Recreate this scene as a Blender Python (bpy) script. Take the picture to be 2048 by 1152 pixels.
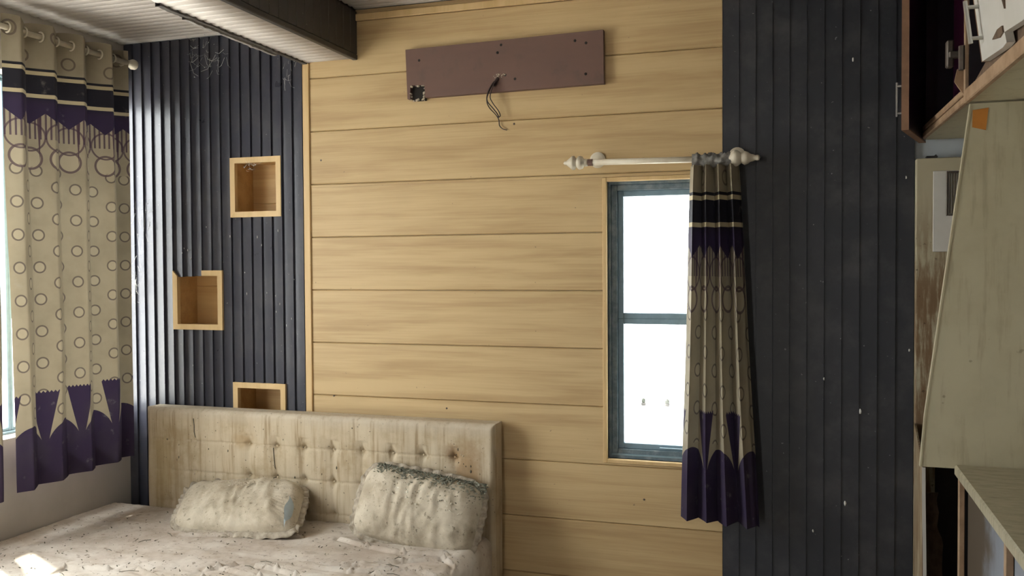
import bpy, math, random
from mathutils import Vector, Matrix, noise as mn
for o in list(bpy.data.objects): bpy.data.objects.remove(o)
SC = bpy.context.scene
COL = SC.collection
PI = math.pi
random.seed(7)

# ------------------------------------------------------------------ camera
cam_d = bpy.data.cameras.new('camera'); cam = bpy.data.objects.new('camera', cam_d); COL.objects.link(cam)
FPX, YAW, PIT, ROL = 1801.8, 0.3132, -0.0256, -0.0061
cam_d.sensor_fit = 'HORIZONTAL'; cam_d.sensor_width = 36.0; cam_d.lens = 36.0*FPX/2048; cam_d.clip_start = .02; cam_d.clip_end = 500
F = Vector((-math.sin(YAW)*math.cos(PIT), math.cos(YAW)*math.cos(PIT), math.sin(PIT)))
R0 = Vector((math.cos(YAW), math.sin(YAW), 0)); U0 = R0.cross(F)
RT = R0*math.cos(ROL)+U0*math.sin(ROL); UP = U0*math.cos(ROL)-R0*math.sin(ROL)
cam.matrix_world = Matrix(((RT.x, UP.x, -F.x, 2.2631), (RT.y, UP.y, -F.y, -3.7895), (RT.z, UP.z, -F.z, 1.6), (0, 0, 0, 1)))
SC.camera = cam

# ------------------------------------------------------------------ world: bright overcast sky
w = bpy.data.worlds.new('World'); SC.world = w; w.use_nodes = True
bg = w.node_tree.nodes['Background']; bg.inputs[0].default_value = (1.0, 0.998, 0.985, 1); bg.inputs[1].default_value = 15.0
sun_d = bpy.data.lights.new('sun', 'SUN'); sun_d.energy = 30; sun_d.angle = math.radians(5.0); sun_d.color = (1, .95, .86)
sun = bpy.data.objects.new('sun', sun_d); COL.objects.link(sun); sun.location = (-6, -4, 9)
sun.rotation_euler = Vector((.53, -.30, -.85)).to_track_quat('-Z', 'Y').to_euler()
def portal(loc, rot, sx, sy):
    d = bpy.data.lights.new('opening_portal', 'AREA'); d.shape = 'RECTANGLE'; d.size = sx; d.size_y = sy; d.cycles.is_portal = True
    o = bpy.data.objects.new('opening_portal', d); COL.objects.link(o); o.location = loc; o.rotation_euler = rot
portal((-1.22, -1.25, 1.67), (0, -PI/2, 0), 1.7, 2.6)
portal((1.7, .24, 1.36), (-PI/2, 0, 0), .5, 1.25)
portal((.815, -5.45, 1.05), (PI/2, 0, 0), .23, 2.1)  # portal for the doorway added behind the camera as fill light
vs = SC.view_settings
vs.view_transform = 'Standard'; vs.look = 'None'; vs.exposure = -0.04; vs.gamma = 1.0; vs.use_curve_mapping = False

# ------------------------------------------------------------------ node helpers
class E:
    def __init__(s, t, k): s.t = t; s.k = k
    def __add__(s, o): return s.t.m('ADD', s, o)
    def __radd__(s, o): return s.t.m('ADD', o, s)
    def __sub__(s, o): return s.t.m('SUBTRACT', s, o)
    def __rsub__(s, o): return s.t.m('SUBTRACT', o, s)
    def __mul__(s, o): return s.t.m('MULTIPLY', s, o)
    def __rmul__(s, o): return s.t.m('MULTIPLY', o, s)
    def __truediv__(s, o): return s.t.m('DIVIDE', s, o)
    def lt(s, o): return s.t.m('LESS_THAN', s, o)
    def gt(s, o): return s.t.m('GREATER_THAN', s, o)
    def abs(s): return s.t.m('ABSOLUTE', s)
    def fr(s): return s.t.m('FRACT', s)
    def fl(s): return s.t.m('FLOOR', s)
    def sq(s): return s.t.m('SQRT', s)
    def mx(s, o): return s.t.m('MAXIMUM', s, o)
    def mi(s, o): return s.t.m('MINIMUM', s, o)
    def clamp(s): return s.mx(0.0).mi(1.0)
class T:
    def __init__(s, name):
        s.mat = bpy.data.materials.new(name); s.mat.use_nodes = True; s.nt = s.mat.node_tree; s.n = s.nt.nodes
        s.p = s.n['Principled BSDF']; s.out = s.n['Material Output']
    def put(s, sock, v):
        if isinstance(v, E): s.nt.links.new(v.k, sock)
        elif isinstance(v, bpy.types.NodeSocket): s.nt.links.new(v, sock)
        elif isinstance(v, tuple) and len(v) == 3 and sock.type == 'RGBA': sock.default_value = (*v, 1)
        else: sock.default_value = v
    def m(s, op, *a):
        n = s.n.new('ShaderNodeMath'); n.operation = op
        for i, v in enumerate(a): s.put(n.inputs[i], v)
        return E(s, n.outputs[0])
    def pos(s): return s.n.new('ShaderNodeNewGeometry').outputs['Position']
    def objc(s): return s.n.new('ShaderNodeTexCoord').outputs['Object']
    def uv(s, name):
        n = s.n.new('ShaderNodeUVMap'); n.uv_map = name; return n.outputs[0]
    def xyz(s, v):
        n = s.n.new('ShaderNodeSeparateXYZ'); s.put(n.inputs[0], v); return [E(s, o) for o in n.outputs]
    def comb(s, x, y, z):
        n = s.n.new('ShaderNodeCombineXYZ')
        for i, v in enumerate((x, y, z)): s.put(n.inputs[i], v)
        return n.outputs[0]
    def scale(s, v, sc):
        n = s.n.new('ShaderNodeVectorMath'); n.operation = 'MULTIPLY'; s.put(n.inputs[0], v); n.inputs[1].default_value = sc; return n.outputs[0]
    def noise(s, v, sc=1.0, det=3.0, ro=.55, dist=0.0):
        n = s.n.new('ShaderNodeTexNoise'); s.put(n.inputs['Vector'], v); n.inputs['Scale'].default_value = sc
        n.inputs['Detail'].default_value = det; n.inputs['Roughness'].default_value = ro; n.inputs['Distortion'].default_value = dist
        return E(s, n.outputs[0])
    def ss(s, x, a, b):
        n = s.n.new('ShaderNodeMapRange'); n.interpolation_type = 'SMOOTHSTEP'; s.put(n.inputs[0], x); n.inputs[1].default_value = a; n.inputs[2].default_value = b
        return E(s, n.outputs[0])
    def mix(s, f, a, b):
        n = s.n.new('ShaderNodeMix'); n.data_type = 'RGBA'; s.put(n.inputs[0], f); s.put(n.inputs[6], a); s.put(n.inputs[7], b); return n.outputs[2]
    def rnd(s): return E(s, s.n.new('ShaderNodeObjectInfo').outputs['Random'])
    def fin(s, col, rough=.6, bump=None, bs=.3, bd=.01, spec=.4, metal=0.0, coat=0.0):
        s.put(s.p.inputs['Base Color'], col); s.put(s.p.inputs['Roughness'], rough); s.p.inputs['Specular IOR Level'].default_value = spec
        s.p.inputs['Metallic'].default_value = metal; s.p.inputs['Coat Weight'].default_value = coat
        if bump is not None:
            b = s.n.new('ShaderNodeBump'); b.inputs['Strength'].default_value = bs; b.inputs['Distance'].default_value = bd
            s.put(b.inputs['Height'], bump); s.nt.links.new(b.outputs[0], s.p.inputs['Normal'])
        return s.mat
M = {}
def wood(name, c1, c2, c3, axis=0, rough=.5):
    t = T(name); p = t.pos(); r = t.rnd()
    sc = [15.0, 15.0, 15.0]; sc[axis] = 1.1
    sc2 = [150.0, 150.0, 150.0]; sc2[axis] = 2.5
    off = t.comb(r*9.0, r*3.0, r*7.0)
    n = t.n.new('ShaderNodeVectorMath'); n.operation = 'ADD'; t.put(n.inputs[0], p); t.put(n.inputs[1], off); v = n.outputs[0]
    a = t.noise(t.scale(v, tuple(sc)), 1.0, 4, .6, .3); b = t.noise(t.scale(v, tuple(sc2)), 1.0, 2, .5)
    f = t.ss(a*.78+b*.22, .36, .68)
    c = t.mix(f, c1, c2)
    c = t.mix(t.ss(a, .60, .76)*.5, c, c3)
    c = t.mix(t.ss(t.noise(p, 3.0, 4), .5, .8)*.16, c, (.35, .27, .17))
    c = t.mix(t.ss(t.noise(p, 60.0, 1), .77, .80)*.6, c, (.12, .09, .06))
    return t.fin(c, rough, b*.4+a*.6, .08, .004, .35)
M['plank'] = wood('plank', (.57, .415, .215), (.435, .295, .140), (.40, .265, .125))
M['trimwood'] = wood('trim_wood', (.66, .47, .24), (.58, .40, .185), (.55, .38, .17), 2)
M['nichewood'] = wood('niche_wood', (.56, .36, .155), (.46, .28, .11), (.42, .25, .10), 0)
def dark_slat(name, c, rg=.22):
    t = T(name); p = t.pos()
    d = t.noise(p, 5.0, 5, .65); g = t.noise(t.scale(p, (90, 90, 6)), 1.0, 2)
    c1 = t.mix(t.ss(d, .42, .75)*.3, c, (.12, .115, .115))
    c1 = t.mix(t.ss(t.noise(p, 75.0, 1), .77, .81)*.5, c1, (.35, .35, .35))
    return t.fin(c1, rg+d*.16, g, .06, .002, .5)
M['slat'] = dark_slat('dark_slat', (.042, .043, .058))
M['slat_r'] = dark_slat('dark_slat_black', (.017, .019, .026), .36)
M['beamdark'] = dark_slat('beam_dark', (.040, .036, .034), .4)
def plain(name, c, rough=.6, c2=None, sc=8.0, amt=.5, spec=.4, metal=0.0, bump=.1, det=4):
    t = T(name); p = t.pos(); n = t.noise(p, sc, det, .6)
    col = t.mix(t.ss(n, .35, .75)*amt, c, c2 or tuple(x*.7 for x in c))
    return t.fin(col, rough, n, bump, .004, spec, metal)
M['wallpaint'] = plain('wall_paint', (.46, .425, .385), .8, (.36, .33, .29), 3.0, .6)
M['ceil'] = plain('ceiling_white', (.58, .54, .50), .45, (.42, .375, .335), 2.5, .5)
M['floor'] = plain('floor_tile', (.42, .38, .33), .5, (.28, .24, .2), 2.0)
M['plaster'] = plain('raw_plaster', (.5, .48, .45), .9)
M['bluewall'] = plain('pale_blue_paint', (.46, .50, .54), .8, (.35, .38, .40), 5.0, .6)
M['rod'] = plain('rod_cream', (.66, .60, .48), .4, (.48, .40, .28), 18.0, .5)
M['framewin'] = plain('window_frame_glare_tint', (.21, .31, .38), .45, (.17, .25, .29), 30.0, .7)  # lens glare put into the colour: lighter and bluer than the real dark frame
M['revealwin'] = plain('window_reveal_glare_tint', (.10, .145, .175), .5, (.32, .36, .38), 26.0, .55)  # glare tint painted over the dark reveal; pale patches are peeling paint
M['steel'] = plain('steel', (.55, .55, .53), .3, (.4, .4, .38), 30.0, .4, .5, 1.0)
M['rust'] = plain('rusty_metal', (.12, .10, .085), .5, (.12, .09, .07), 40.0, .6, .5, .6)
M['grimestrip'] = plain('grimy_strip', (.06, .055, .05), .7, (.22, .20, .18), 40.0, .5)
M['stripgrey'] = plain('grey_strip', (.36, .34, .32), .6, (.12, .11, .10), 30.0, .7)
M['brownwood'] = plain('brown_edge_wood', (.25, .135, .075), .6, (.15, .08, .045), 14.0, .6)
M['palewood'] = plain('pale_edge_wood', (.40, .27, .17), .6, (.22, .13, .07), 16.0, .7)
M['darklam'] = plain('dark_laminate', (.012, .009, .013), .4, (.02, .014, .02), 6.0)
M['darkboard'] = plain('dark_board', (.018, .016, .018), .85, (.03, .025, .022), 10.0)
M['maroon'] = plain('maroon_laminate', (.30, .05, .20), .5, (.22, .04, .14), 6.0)
M['whitelam'] = plain('white_laminate', (.62, .60, .56), .4, (.5, .47, .42), 5.0, .5)
M['torn'] = plain('torn_brown', (.16, .105, .07), .9, (.06, .04, .028), 30.0, .7)
M['orange'] = plain('orange_tape', (.55, .22, .04), .5, (.4, .16, .03), 20.0)
M['wire'] = plain('black_cable', (.03, .02, .02), .5, (.06, .03, .025), 60.0)
M['blackhole'] = plain('hole_dark', (.02, .016, .013), .9)
M['chip'] = plain('plaster_chip', (.55, .48, .38), .9, (.35, .28, .2), 60.0)
M['web'] = plain('cobweb_thread', (.62, .62, .60), .8)
M['dropping'] = plain('white_speck', (.75, .74, .70), .7)
M['shrub'] = plain('shrub_leaf', (.006, .010, .005), .9)
M['potclay'] = plain('dark_pot', (.012, .011, .010), .8)
M['concrete'] = plain('pale_concrete', (.62, .60, .57), .9, (.5, .48, .45), .5)
def mk_glass():
    t = T('window_glass'); tr = t.n.new('ShaderNodeBsdfTransparent'); tr.inputs[0].default_value = (.95, .97, .97, 1)
    gl = t.n.new('ShaderNodeBsdfGlossy'); gl.inputs['Roughness'].default_value = .06
    mx = t.n.new('ShaderNodeMixShader'); mx.inputs[0].default_value = .05
    t.nt.links.new(tr.outputs[0], mx.inputs[1]); t.nt.links.new(gl.outputs[0], mx.inputs[2]); t.nt.links.new(mx.outputs[0], t.out.inputs[0]); return t.mat
M['glass'] = mk_glass()
def mk_board():
    t = T('mauve_board'); p = t.pos(); n = t.noise(t.scale(p, (3, 3, 14)), 1.0, 4); s = t.noise(p, 9.0, 3)
    c = t.mix(n, (.175, .095, .072), (.125, .075, .062)); c = t.mix(t.ss(s, .55, .75)*.55, c, (.085, .065, .055))
    return t.fin(c, .6, n, .08, .003)
M['board'] = mk_board()
def mk_cream():
    t = T('cream_laminate'); p = t.pos(); x, y, z = t.xyz(p)
    n = t.noise(p, 4.0, 5, .65); s = t.noise(t.scale(p, (45, 45, 5)), 1.0, 4)
    c = t.mix(t.ss(n, .35, .8)*.7, (.56, .52, .37), (.43, .39, .265))
    c = t.mix(t.ss(t.noise(p, 28.0, 2), .70, .76)*.6*t.ss(z, 1.9, 1.0), c, (.14, .10, .06))
    c = t.mix(t.ss(s+n*.4, .72, .95)*.35, c, (.27, .20, .12))
    return t.fin(c, .5, n, .06, .003)
M['cream'] = mk_cream()
def mk_stained():
    t = T('stained_cream'); p = t.pos(); x, y, z = t.xyz(p)
    n = t.noise(p, 7.0, 5, .65); s = t.noise(t.scale(p, (60, 60, 7)), 1.0, 5, .65)
    wet = t.ss(s*.7+n*.3, .36, .56)*t.ss(z, 1.95, 1.45)
    c = t.mix(wet, (.45, .40, .28), (.20, .125, .065))
    c = t.mix(t.ss(t.noise(p, 50.0, 2), .66, .74)*.7*t.ss(z, 1.9, 1.5), c, (.06, .035, .02))
    return t.fin(c, .7, s, .2, .004)
M['stained'] = mk_stained()
def mk_greyfront():
    t = T('grey_blue_front'); p = t.pos(); x, y, z = t.xyz(p); n = t.noise(p, 9.0, 4)
    c = t.mix(t.ss(n, .3, .8)*.5, (.23, .25, .29), (.17, .18, .21))
    c = t.mix(t.ss(y+n*.3+z*.12, -1.02, -.86), c, (.085, .065, .045))
    return t.fin(c, .6, n, .1, .004)
M['greyfront'] = mk_greyfront()
def mk_counter():
    t = T('counter_stone'); p = t.pos(); n = t.noise(t.scale(p, (14, 40, 10)), 1.0, 5, .7)
    c = t.mix(t.ss(n, .35, .75), (.42, .38, .27), (.27, .24, .16)); c = t.mix(t.ss(n, .66, .74)*.7, c, (.08, .065, .045))
    return t.fin(c, .45, n, .1, .003)
M['counter'] = mk_counter()
def mk_fabric_dirty(name, base, dirt, stain, vs=(40, 40, 3), fine=1.0):
    t = T(name); p = t.pos(); n = t.noise(p, 3.2, 6, .68); s = t.noise(t.scale(p, vs), 1.0, 4, .6); k = t.noise(p, 14.0, 5, .7)
    c = t.mix(t.ss(n, .36, .72), base, dirt); c = t.mix(t.ss(s, .42, .72)*.52, c, stain)
    c = t.mix(t.ss(k, .60, .80)*.55, c, stain); c = t.mix(t.ss(t.noise(p, 85.0, 1), .735, .77)*.75*fine, c, (.10, .08, .06))
    return t, p, n, s, k, c
def mk_head():
    t, p, n, s, k, c = mk_fabric_dirty('headboard_fabric', (.57, .485, .355), (.47, .385, .265), (.31, .215, .11), (46, 46, 2.2))
    x, y, z = t.xyz(p)
    def blob(cx, cz, rx, rz): return t.ss((((x-cx)/rx)*((x-cx)/rx)+((z-cz)/rz)*((z-cz)/rz)).sq()+(k-.5)*1.4, 1.15, .25)
    c = t.mix(blob(.80, .77, .06, .05)*.6, c, (.27, .15, .07))
    c = t.mix(blob(.86, .70, .10, .17)*.75, c, (.31, .185, .08))
    c = t.mix(blob(-.27, .775, .07, .05)*.5, c, (.38, .25, .11))
    c = t.mix(blob(-.74, .62, .09, .25)*.45, c, (.38, .28, .12))
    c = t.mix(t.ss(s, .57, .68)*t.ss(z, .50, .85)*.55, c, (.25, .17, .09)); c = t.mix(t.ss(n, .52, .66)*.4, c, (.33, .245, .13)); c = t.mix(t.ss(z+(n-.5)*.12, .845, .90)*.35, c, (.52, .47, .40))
    return t.fin(c, .75, t.noise(p, 220.0, 2)*.5+s, .12, .003, .3)
M['head'] = mk_head()
def mk_sheet():
    t, p, n, s, k, c = mk_fabric_dirty('dirty_sheet', (.60, .545, .48), (.46, .385, .32), (.33, .255, .185), (5, 9, 9))
    c = t.mix(t.ss(t.noise(p, 42.0, 3), .61, .72)*.7, c, (.17, .13, .09)); c = t.mix(t.ss(t.noise(p, 7.0, 6, .7), .52, .72)*.5, c, (.31, .25, .19))
    return t.fin(c, .85, n+k*.6, .35, .01, .2)
M['sheet'] = mk_sheet()
def mk_pillow():
    t, p, n, s, k, c = mk_fabric_dirty('dirty_pillowcase', (.60, .535, .425), (.46, .395, .30), (.30, .245, .17), (9, 9, 9))
    c = t.mix(t.ss(t.noise(p, 10.0, 6, .72), .47, .68)*.6, c, (.32, .265, .19)); c = t.mix(t.ss(t.noise(p, 48.0, 3), .62, .70)*.6, c, (.15, .12, .08))
    return t.fin(c, .85, n+k*.7, .5, .012, .2)
M['pillow'] = mk_pillow()
M['lining'] = plain('pale_blue_lining', (.42, .49, .52), .85, (.30, .34, .34), 20.0)
M['ruffle'] = plain('grey_brown_ruffle', (.44, .38, .30), .9, (.20, .165, .125), 45.0, .8)
M['dirtbits'] = plain('dry_dirt', (.13, .12, .09), .9, (.05, .042, .03), 80.0, .8)
M['mossbits'] = plain('grey_green_bits', (.27, .275, .22), .9, (.07, .065, .05), 70.0, .8)
M['grain'] = plain('pale_husk', (.66, .62, .52), .8, (.5, .45, .35), 60.0)
M['bedwood'] = plain('bed_base_wood', (.20, .14, .09), .6)
def mk_curtain(name, k, off=0.0):
    """k scales the printed pattern; UV 'top' = (metres along cloth, metres below header), 'bot' = (.., metres above hem)."""
    t = T(name); u, vt, _ = t.xyz(t.uv('top')); _, vb, _ = t.xyz(t.uv('bot'))
    u = u/k; vt = vt/k+off; vb = vb/k; p = t.pos()
    P = .255
    cream, dark, purple, gold = (.33, .285, .205), (.020, .019, .026), (.036, .025, .056), (.46, .39, .25)
    wv = t.noise(t.comb(u*30.0, vt*4.0, 0.0), 1.0, 3); d = t.noise(p, 9.0, 4)
    c = t.mix(t.ss(d, .35, .75)*.45, cream, (.21, .18, .125))
    def rings(pu, pv, r, th, ou=0.0, ov=0.0):
        a = u/pu+ou; i = a.fl(); st = (i*.5).fr(); du = (a.fr()-.5)*pu; dv = ((vt/pv+st+ov).fr()-.5)*pv
        dd = (du*du+dv*dv).sq()
        return (dd-r).abs().lt(th), dd.lt(r), du
    rg, disc, du = rings(.085, .142, .0235, .0034)
    body = vt.gt(.62)*vb.gt(.29)
    c = t.mix(disc*body*.35, c, (.46, .40, .29)); c = t.mix(rg*body*.85, c, (.10, .08, .07))
    hr, hd, _ = rings(.14, .17, .026, .004, .3, .2)
    c = t.mix(hr*vt.lt(.19)*.7, c, (.10, .07, .06))
    # big rings under the fringe
    fu = (u/(P*.5)).fr(); dub = (fu-.5)*(P*.5)
    for cv, r, th in ((.585, .046, .005), (.49, .062, .004)):
        dvb = vt-cv; db = (dub*dub+dvb*dvb).sq()
        if cv > .5: c = t.mix(db.lt(r)*.5, c, (.46, .40, .29))
        c = t.mix((db-r).abs().lt(th)*.85, c, (.09, .06, .07))
    # fringe lines and drop points
    fz = vt.gt(.36)*vt.lt(.50)
    c = t.mix((u/.021).fr().lt(.38)*fz*.85, c, (.06, .035, .06))
    spike = (fu-.8).abs().lt((.60-vt)*.32)*vt.gt(.40)*vt.lt(.60)
    c = t.mix(spike*.9, c, (.07, .04, .06))
    edge = .385+(.5-(fu-.5).abs())*.10
    c = t.mix(vt.gt(.19)*vt.lt(edge), c, t.mix(t.ss(vt, .29, .36), dark, purple))
    for g in (.21, .31): c = t.mix((vt-g).abs().lt(.0085), c, gold)
    # lotus border along the hem
    fb = (u/P+.15).fr(); dc = (fb-.5)*P                    # dc = 0 at an arch centre
    q = (1.0-(dc/(P*.5))*(dc/(P*.5))).mx(0.0).sq()
    arch = vb.lt(.12+q*.155)
    df = (P*.5)-dc.abs()                                   # distance from the petal axis
    top = .415+((u/.017).fr()-.5).abs()*-.02
    fan = df.lt((vb-.125)*.23)*vb.lt(top)
    c = t.mix(arch.mx(fan), c, t.mix(t.ss(d, .4, .7)*.5, purple, (.05, .042, .06)))
    c = t.mix(t.ss(t.noise(p, 22.0, 4), .62, .8)*.3, c, (.35, .33, .29))
    t.fin(c, .8, wv, .15, .002, .2)
    tl = t.n.new('ShaderNodeBsdfTranslucent'); t.put(tl.inputs[0], c)
    mx = t.n.new('ShaderNodeMixShader'); mx.inputs[0].default_value = .05
    t.nt.links.new(t.p.outputs[0], mx.inputs[1]); t.nt.links.new(tl.outputs[0], mx.inputs[2]); t.nt.links.new(mx.outputs[0], t.out.inputs[0])
    return t.mat
M['curtL'] = mk_curtain('curtain_print', 1.0)
M['curtR'] = mk_curtain('curtain_print_short', 1.08, .09)
M['dustcloth'] = plain('dusty_header_cloth', (.26, .25, .23), .95, (.08, .075, .07), 45.0, .8)

# ------------------------------------------------------------------ object helpers
WO = {}   # world origin of every thing (empties are not rotated unless stated)
class MB:
    def __init__(s): s.v = []; s.f = []
    def box(s, x0, y0, z0, x1, y1, z1):
        b = len(s.v); s.v += [(x0, y0, z0), (x1, y0, z0), (x1, y1, z0), (x0, y1, z0), (x0, y0, z1), (x1, y0, z1), (x1, y1, z1), (x0, y1, z1)]
        s.f += [tuple(b+i for i in q) for q in ((0, 3, 2, 1), (4, 5, 6, 7), (0, 1, 5, 4), (1, 2, 6, 5), (2, 3, 7, 6), (3, 0, 4, 7))]; return s
    def bbox(s, x0, y0, z0, x1, y1, z1, b=.004):
        """box with chamfered edges"""
        k = len(s.v); c = ((x0+x1)/2, (y0+y1)/2, (z0+z1)/2); h = ((x1-x0)/2, (y1-y0)/2, (z1-z0)/2); b = min(b, *(q*.9 for q in h)); ix = {}
        for sx in (-1, 1):
            for sy in (-1, 1):
                for sz in (-1, 1):
                    for ax in range(3):
                        sg = (sx, sy, sz); ix[sg, ax] = len(s.v)
                        s.v.append(tuple(c[i]+sg[i]*(h[i] if i == ax else h[i]-b) for i in range(3)))
        def add(l):
            pts = [Vector(s.v[i]) for i in l]; n = Vector((0, 0, 0))
            for i in range(len(pts)): n += (pts[i]-Vector(c)).cross(pts[(i+1) % len(pts)]-Vector(c))
            m = sum(pts, Vector())/len(pts)-Vector(c)
            s.f.append(tuple(l) if n.dot(m) > 0 else tuple(l[::-1]))
        for ax in range(3):
            o = [i for i in range(3) if i != ax]
            for sg in (-1, 1):
                l = []
                for a, d in ((-1, -1), (1, -1), (1, 1), (-1, 1)):
                    q = [0]*3; q[ax] = sg; q[o[0]] = a; q[o[1]] = d; l.append(ix[tuple(q), ax])
                add(l)
            for a in (-1, 1):
                for d in (-1, 1):
                    q0 = [0]*3; q0[ax] = -1; q0[o[0]] = a; q0[o[1]] = d; q1 = q0[:]; q1[ax] = 1; q0 = tuple(q0); q1 = tuple(q1)
                    add([ix[q0, o[0]], ix[q1, o[0]], ix[q1, o[1]], ix[q0, o[1]]])
        for sx in (-1, 1):
            for sy in (-1, 1):
                for sz in (-1, 1): add([ix[(sx, sy, sz), i] for i in range(3)])
        return s
    def prism(s, poly, ax, a, b):
        """poly in the two other axes (order xyz without ax), extruded a..b along ax"""
        def P(q, d): l = list(q); l.insert(ax, d); return tuple(l)
        k = len(s.v); n = len(poly); s.v += [P(q, a) for q in poly]+[P(q, b) for q in poly]
        s.f.append(tuple(k+i for i in range(n))); s.f.append(tuple(k+n+i for i in range(n))[::-1])
        s.f += [(k+i, k+n+i, k+n+(i+1) % n, k+(i+1) % n) for i in range(n)]; return s
    def tube(s, pts, r, n=8, cap=True):
        pts = [Vector(p) for p in pts]; k = len(s.v); rs = r if isinstance(r, (list, tuple)) else [r]*len(pts); up = None
        for i, p in enumerate(pts):
            d = (pts[min(i+1, len(pts)-1)]-pts[max(i-1, 0)]).normalized()
            if up is None: up = d.orthogonal().normalized()
            up = (up-d*up.dot(d)).normalized(); q = d.cross(up)
            s.v += [tuple(p+(up*math.cos(2*PI*j/n)+q*math.sin(2*PI*j/n))*rs[i]) for j in range(n)]
        for i in range(len(pts)-1):
            for j in range(n): s.f.append((k+i*n+j, k+i*n+(j+1) % n, k+(i+1)*n+(j+1) % n, k+(i+1)*n+j))
        if cap: s.f.append(tuple(k+j for j in range(n))[::-1]); s.f.append(tuple(k+(len(pts)-1)*n+j for j in range(n)))
        return s
    def grid(s, fn, nu, nv, closeu=False):
        k = len(s.v); cu = nu if closeu else nu+1
        for j in range(nv+1):
            for i in range(cu): s.v.append(tuple(fn(i/nu, j/nv)))
        for j in range(nv):
            for i in range(nu):
                i2 = (i+1) % cu; s.f.append((k+j*cu+i, k+j*cu+i2, k+(j+1)*cu+i2, k+(j+1)*cu+i))
        return s
    def blob(s, c, r, seed=0, nu=6, nv=4):
        c = Vector(c); r = r if isinstance(r, tuple) else (r, r, r)
        def fn(a, b):
            th = a*2*PI; ph = b*PI; q = .8+.4*mn.noise(Vector((math.cos(th)*2+seed, math.sin(th)*2, b*3)))
            return c+Vector((math.sin(ph)*math.cos(th)*r[0], math.sin(ph)*math.sin(th)*r[1], math.cos(ph)*r[2]))*q
        return s.grid(fn, nu, nv, True)
    def build(s, name, mat, parent=None, smooth=False, origin=None):
        o = origin if origin is not None else (WO.get(parent.name, Vector()) if parent else Vector(s.v[0]))
        if origin is None and parent is None:
            xs = list(zip(*s.v)); o = Vector(((min(xs[0])+max(xs[0]))/2, (min(xs[1])+max(xs[1]))/2, min(xs[2])))
        o = Vector(o); me = bpy.data.meshes.new(name); me.from_pydata([tuple(Vector(v)-o) for v in s.v], [], s.f); me.update()
        if mat: me.materials.append(mat)
        if smooth: me.shade_smooth()
        ob = bpy.data.objects.new(name, me); COL.objects.link(ob)
        if parent: ob.parent = parent; WO[ob.name] = o
        else: ob.location = o; WO[ob.name] = o
        return ob
def tag(o, label, cat, group=None):
    o['label'] = label; o['category'] = cat
    if group: o['group'] = group
    return o
def thing(name, loc, label, cat, group=None, rz=0.0):
    o = bpy.data.objects.new(name, None); COL.objects.link(o); o.location = loc; o.rotation_euler = (0, 0, rz); o.empty_display_size = .1
    WO[o.name] = Vector(loc) if rz == 0 else Vector((0, 0, 0)); return tag(o, label, cat, group)
def struct(o, label=None):
    o['kind'] = 'structure'
    if label: o['label'] = label
    return o
def recalc(o):
    import bmesh
    b = bmesh.new(); b.from_mesh(o.data); bmesh.ops.recalc_face_normals(b, faces=b.faces); b.to_mesh(o.data); b.free(); return o
def cells(a0, a1, b0, b1, holes):
    A = sorted({a0, a1, *[h[i] for h in holes for i in (0, 1) if a0 < h[i] < a1]}); B = sorted({b0, b1, *[h[i] for h in holes for i in (2, 3) if b0 < h[i] < b1]}); r = []
    for i in range(len(A)-1):
        for j in range(len(B)-1):
            ca, cb = (A[i]+A[i+1])/2, (B[j]+B[j+1])/2
            if not any(h[0] < ca < h[1] and h[2] < cb < h[3] for h in holes): r.append((A[i], A[i+1], B[j], B[j+1]))
    return r

# ================================================================== the setting
XL, XR, YB, ZC = -1.037, 3.30, -5.30, 2.73
ZJ = 1.487                       # a plank joint
WIN = (1.462, 1.932, .765, 1.953)   # back window opening
NICH = [(-.405, -.121, 1.840, 2.130), (-.750, -.459, 1.287, 1.582), (-.404, -.110, .742, 1.033)]
FW = .027
# back wall
m = MB()
holes = [WIN]+[(a+.008, b-.008, c+.008, d-.008) for a, b, c, d in NICH]
for a, b, c, d in cells(XL-.2, XR+.2, -.05, 2.95, holes): m.box(a, .013, c, b, .26, d)
wall_back = struct(m.build('wall_back', M['bluewall']), 'back wall clad in yellow wood planks between two black slatted panels')
WO['wall_back'] = WO[wall_back.name]
# planks
def plank(z0, z1, x0, x1, hole):
    m = MB(); g = .0035
    for a, b, c, d in cells(x0, x1, z0, z1, [hole]):
        lo = g if abs(c-z0) < 1e-6 else 0; hi = g if abs(d-z1) < 1e-6 else 0
        m.prism([(.0125, c), (.0055, c), (.0, c+max(lo, .0003)), (.0, d-max(hi, .0003)), (.0055, d), (.0125, d)], 0, a, b)
    return m
zs = [ZJ+.25*k for k in range(-6, 6)]
zs = [0.0]+[z for z in zs if 0 < z < 2.76]+[2.79]
wh = (WIN[0]-.018, WIN[1]+.3, WIN[2]-.018, WIN[3]+.018)
for i in range(len(zs)-1):
    recalc(plank(zs[i]+.0006, zs[i+1]-.0006, .034, 1.945, wh).build('plank', M['plank'], wall_back))
# trims
def strip(n, x0, y0, z0, x1, y1, z1, mat, lab=None):
    return struct(MB().bbox(x0, y0, z0, x1, y1, z1, .002).build(n, mat), lab)
strip('trim_1', -.001, -.009, 0, .0335, .0125, 2.56, M['trimwood'], 'narrow vertical wood strip between planks and left black slats')
strip('trim_2', WIN[0]-.017, -.006, WIN[2]-.017, WIN[0], .03, WIN[3]+.017, M['trimwood'])
strip('trim_3', WIN[0]+.0003, -.006, WIN[3], WIN[1], .03, WIN[3]+.017, M['trimwood'])
strip('trim_4', WIN[0]+.0003, -.006, WIN[2]-.017, WIN[1], .03, WIN[2], M['trimwood'])
strip('trim_5', WIN[1]+.0003, -.006, WIN[2]-.017, WIN[1]+.0135, .03, WIN[3]+.017, M['trimwood'])
strip('trim_6', .285, -.014, 2.735, 1.945, -.0003, 2.765, M['trimwood'], 'wood strip where planks meet the ceiling')
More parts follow.
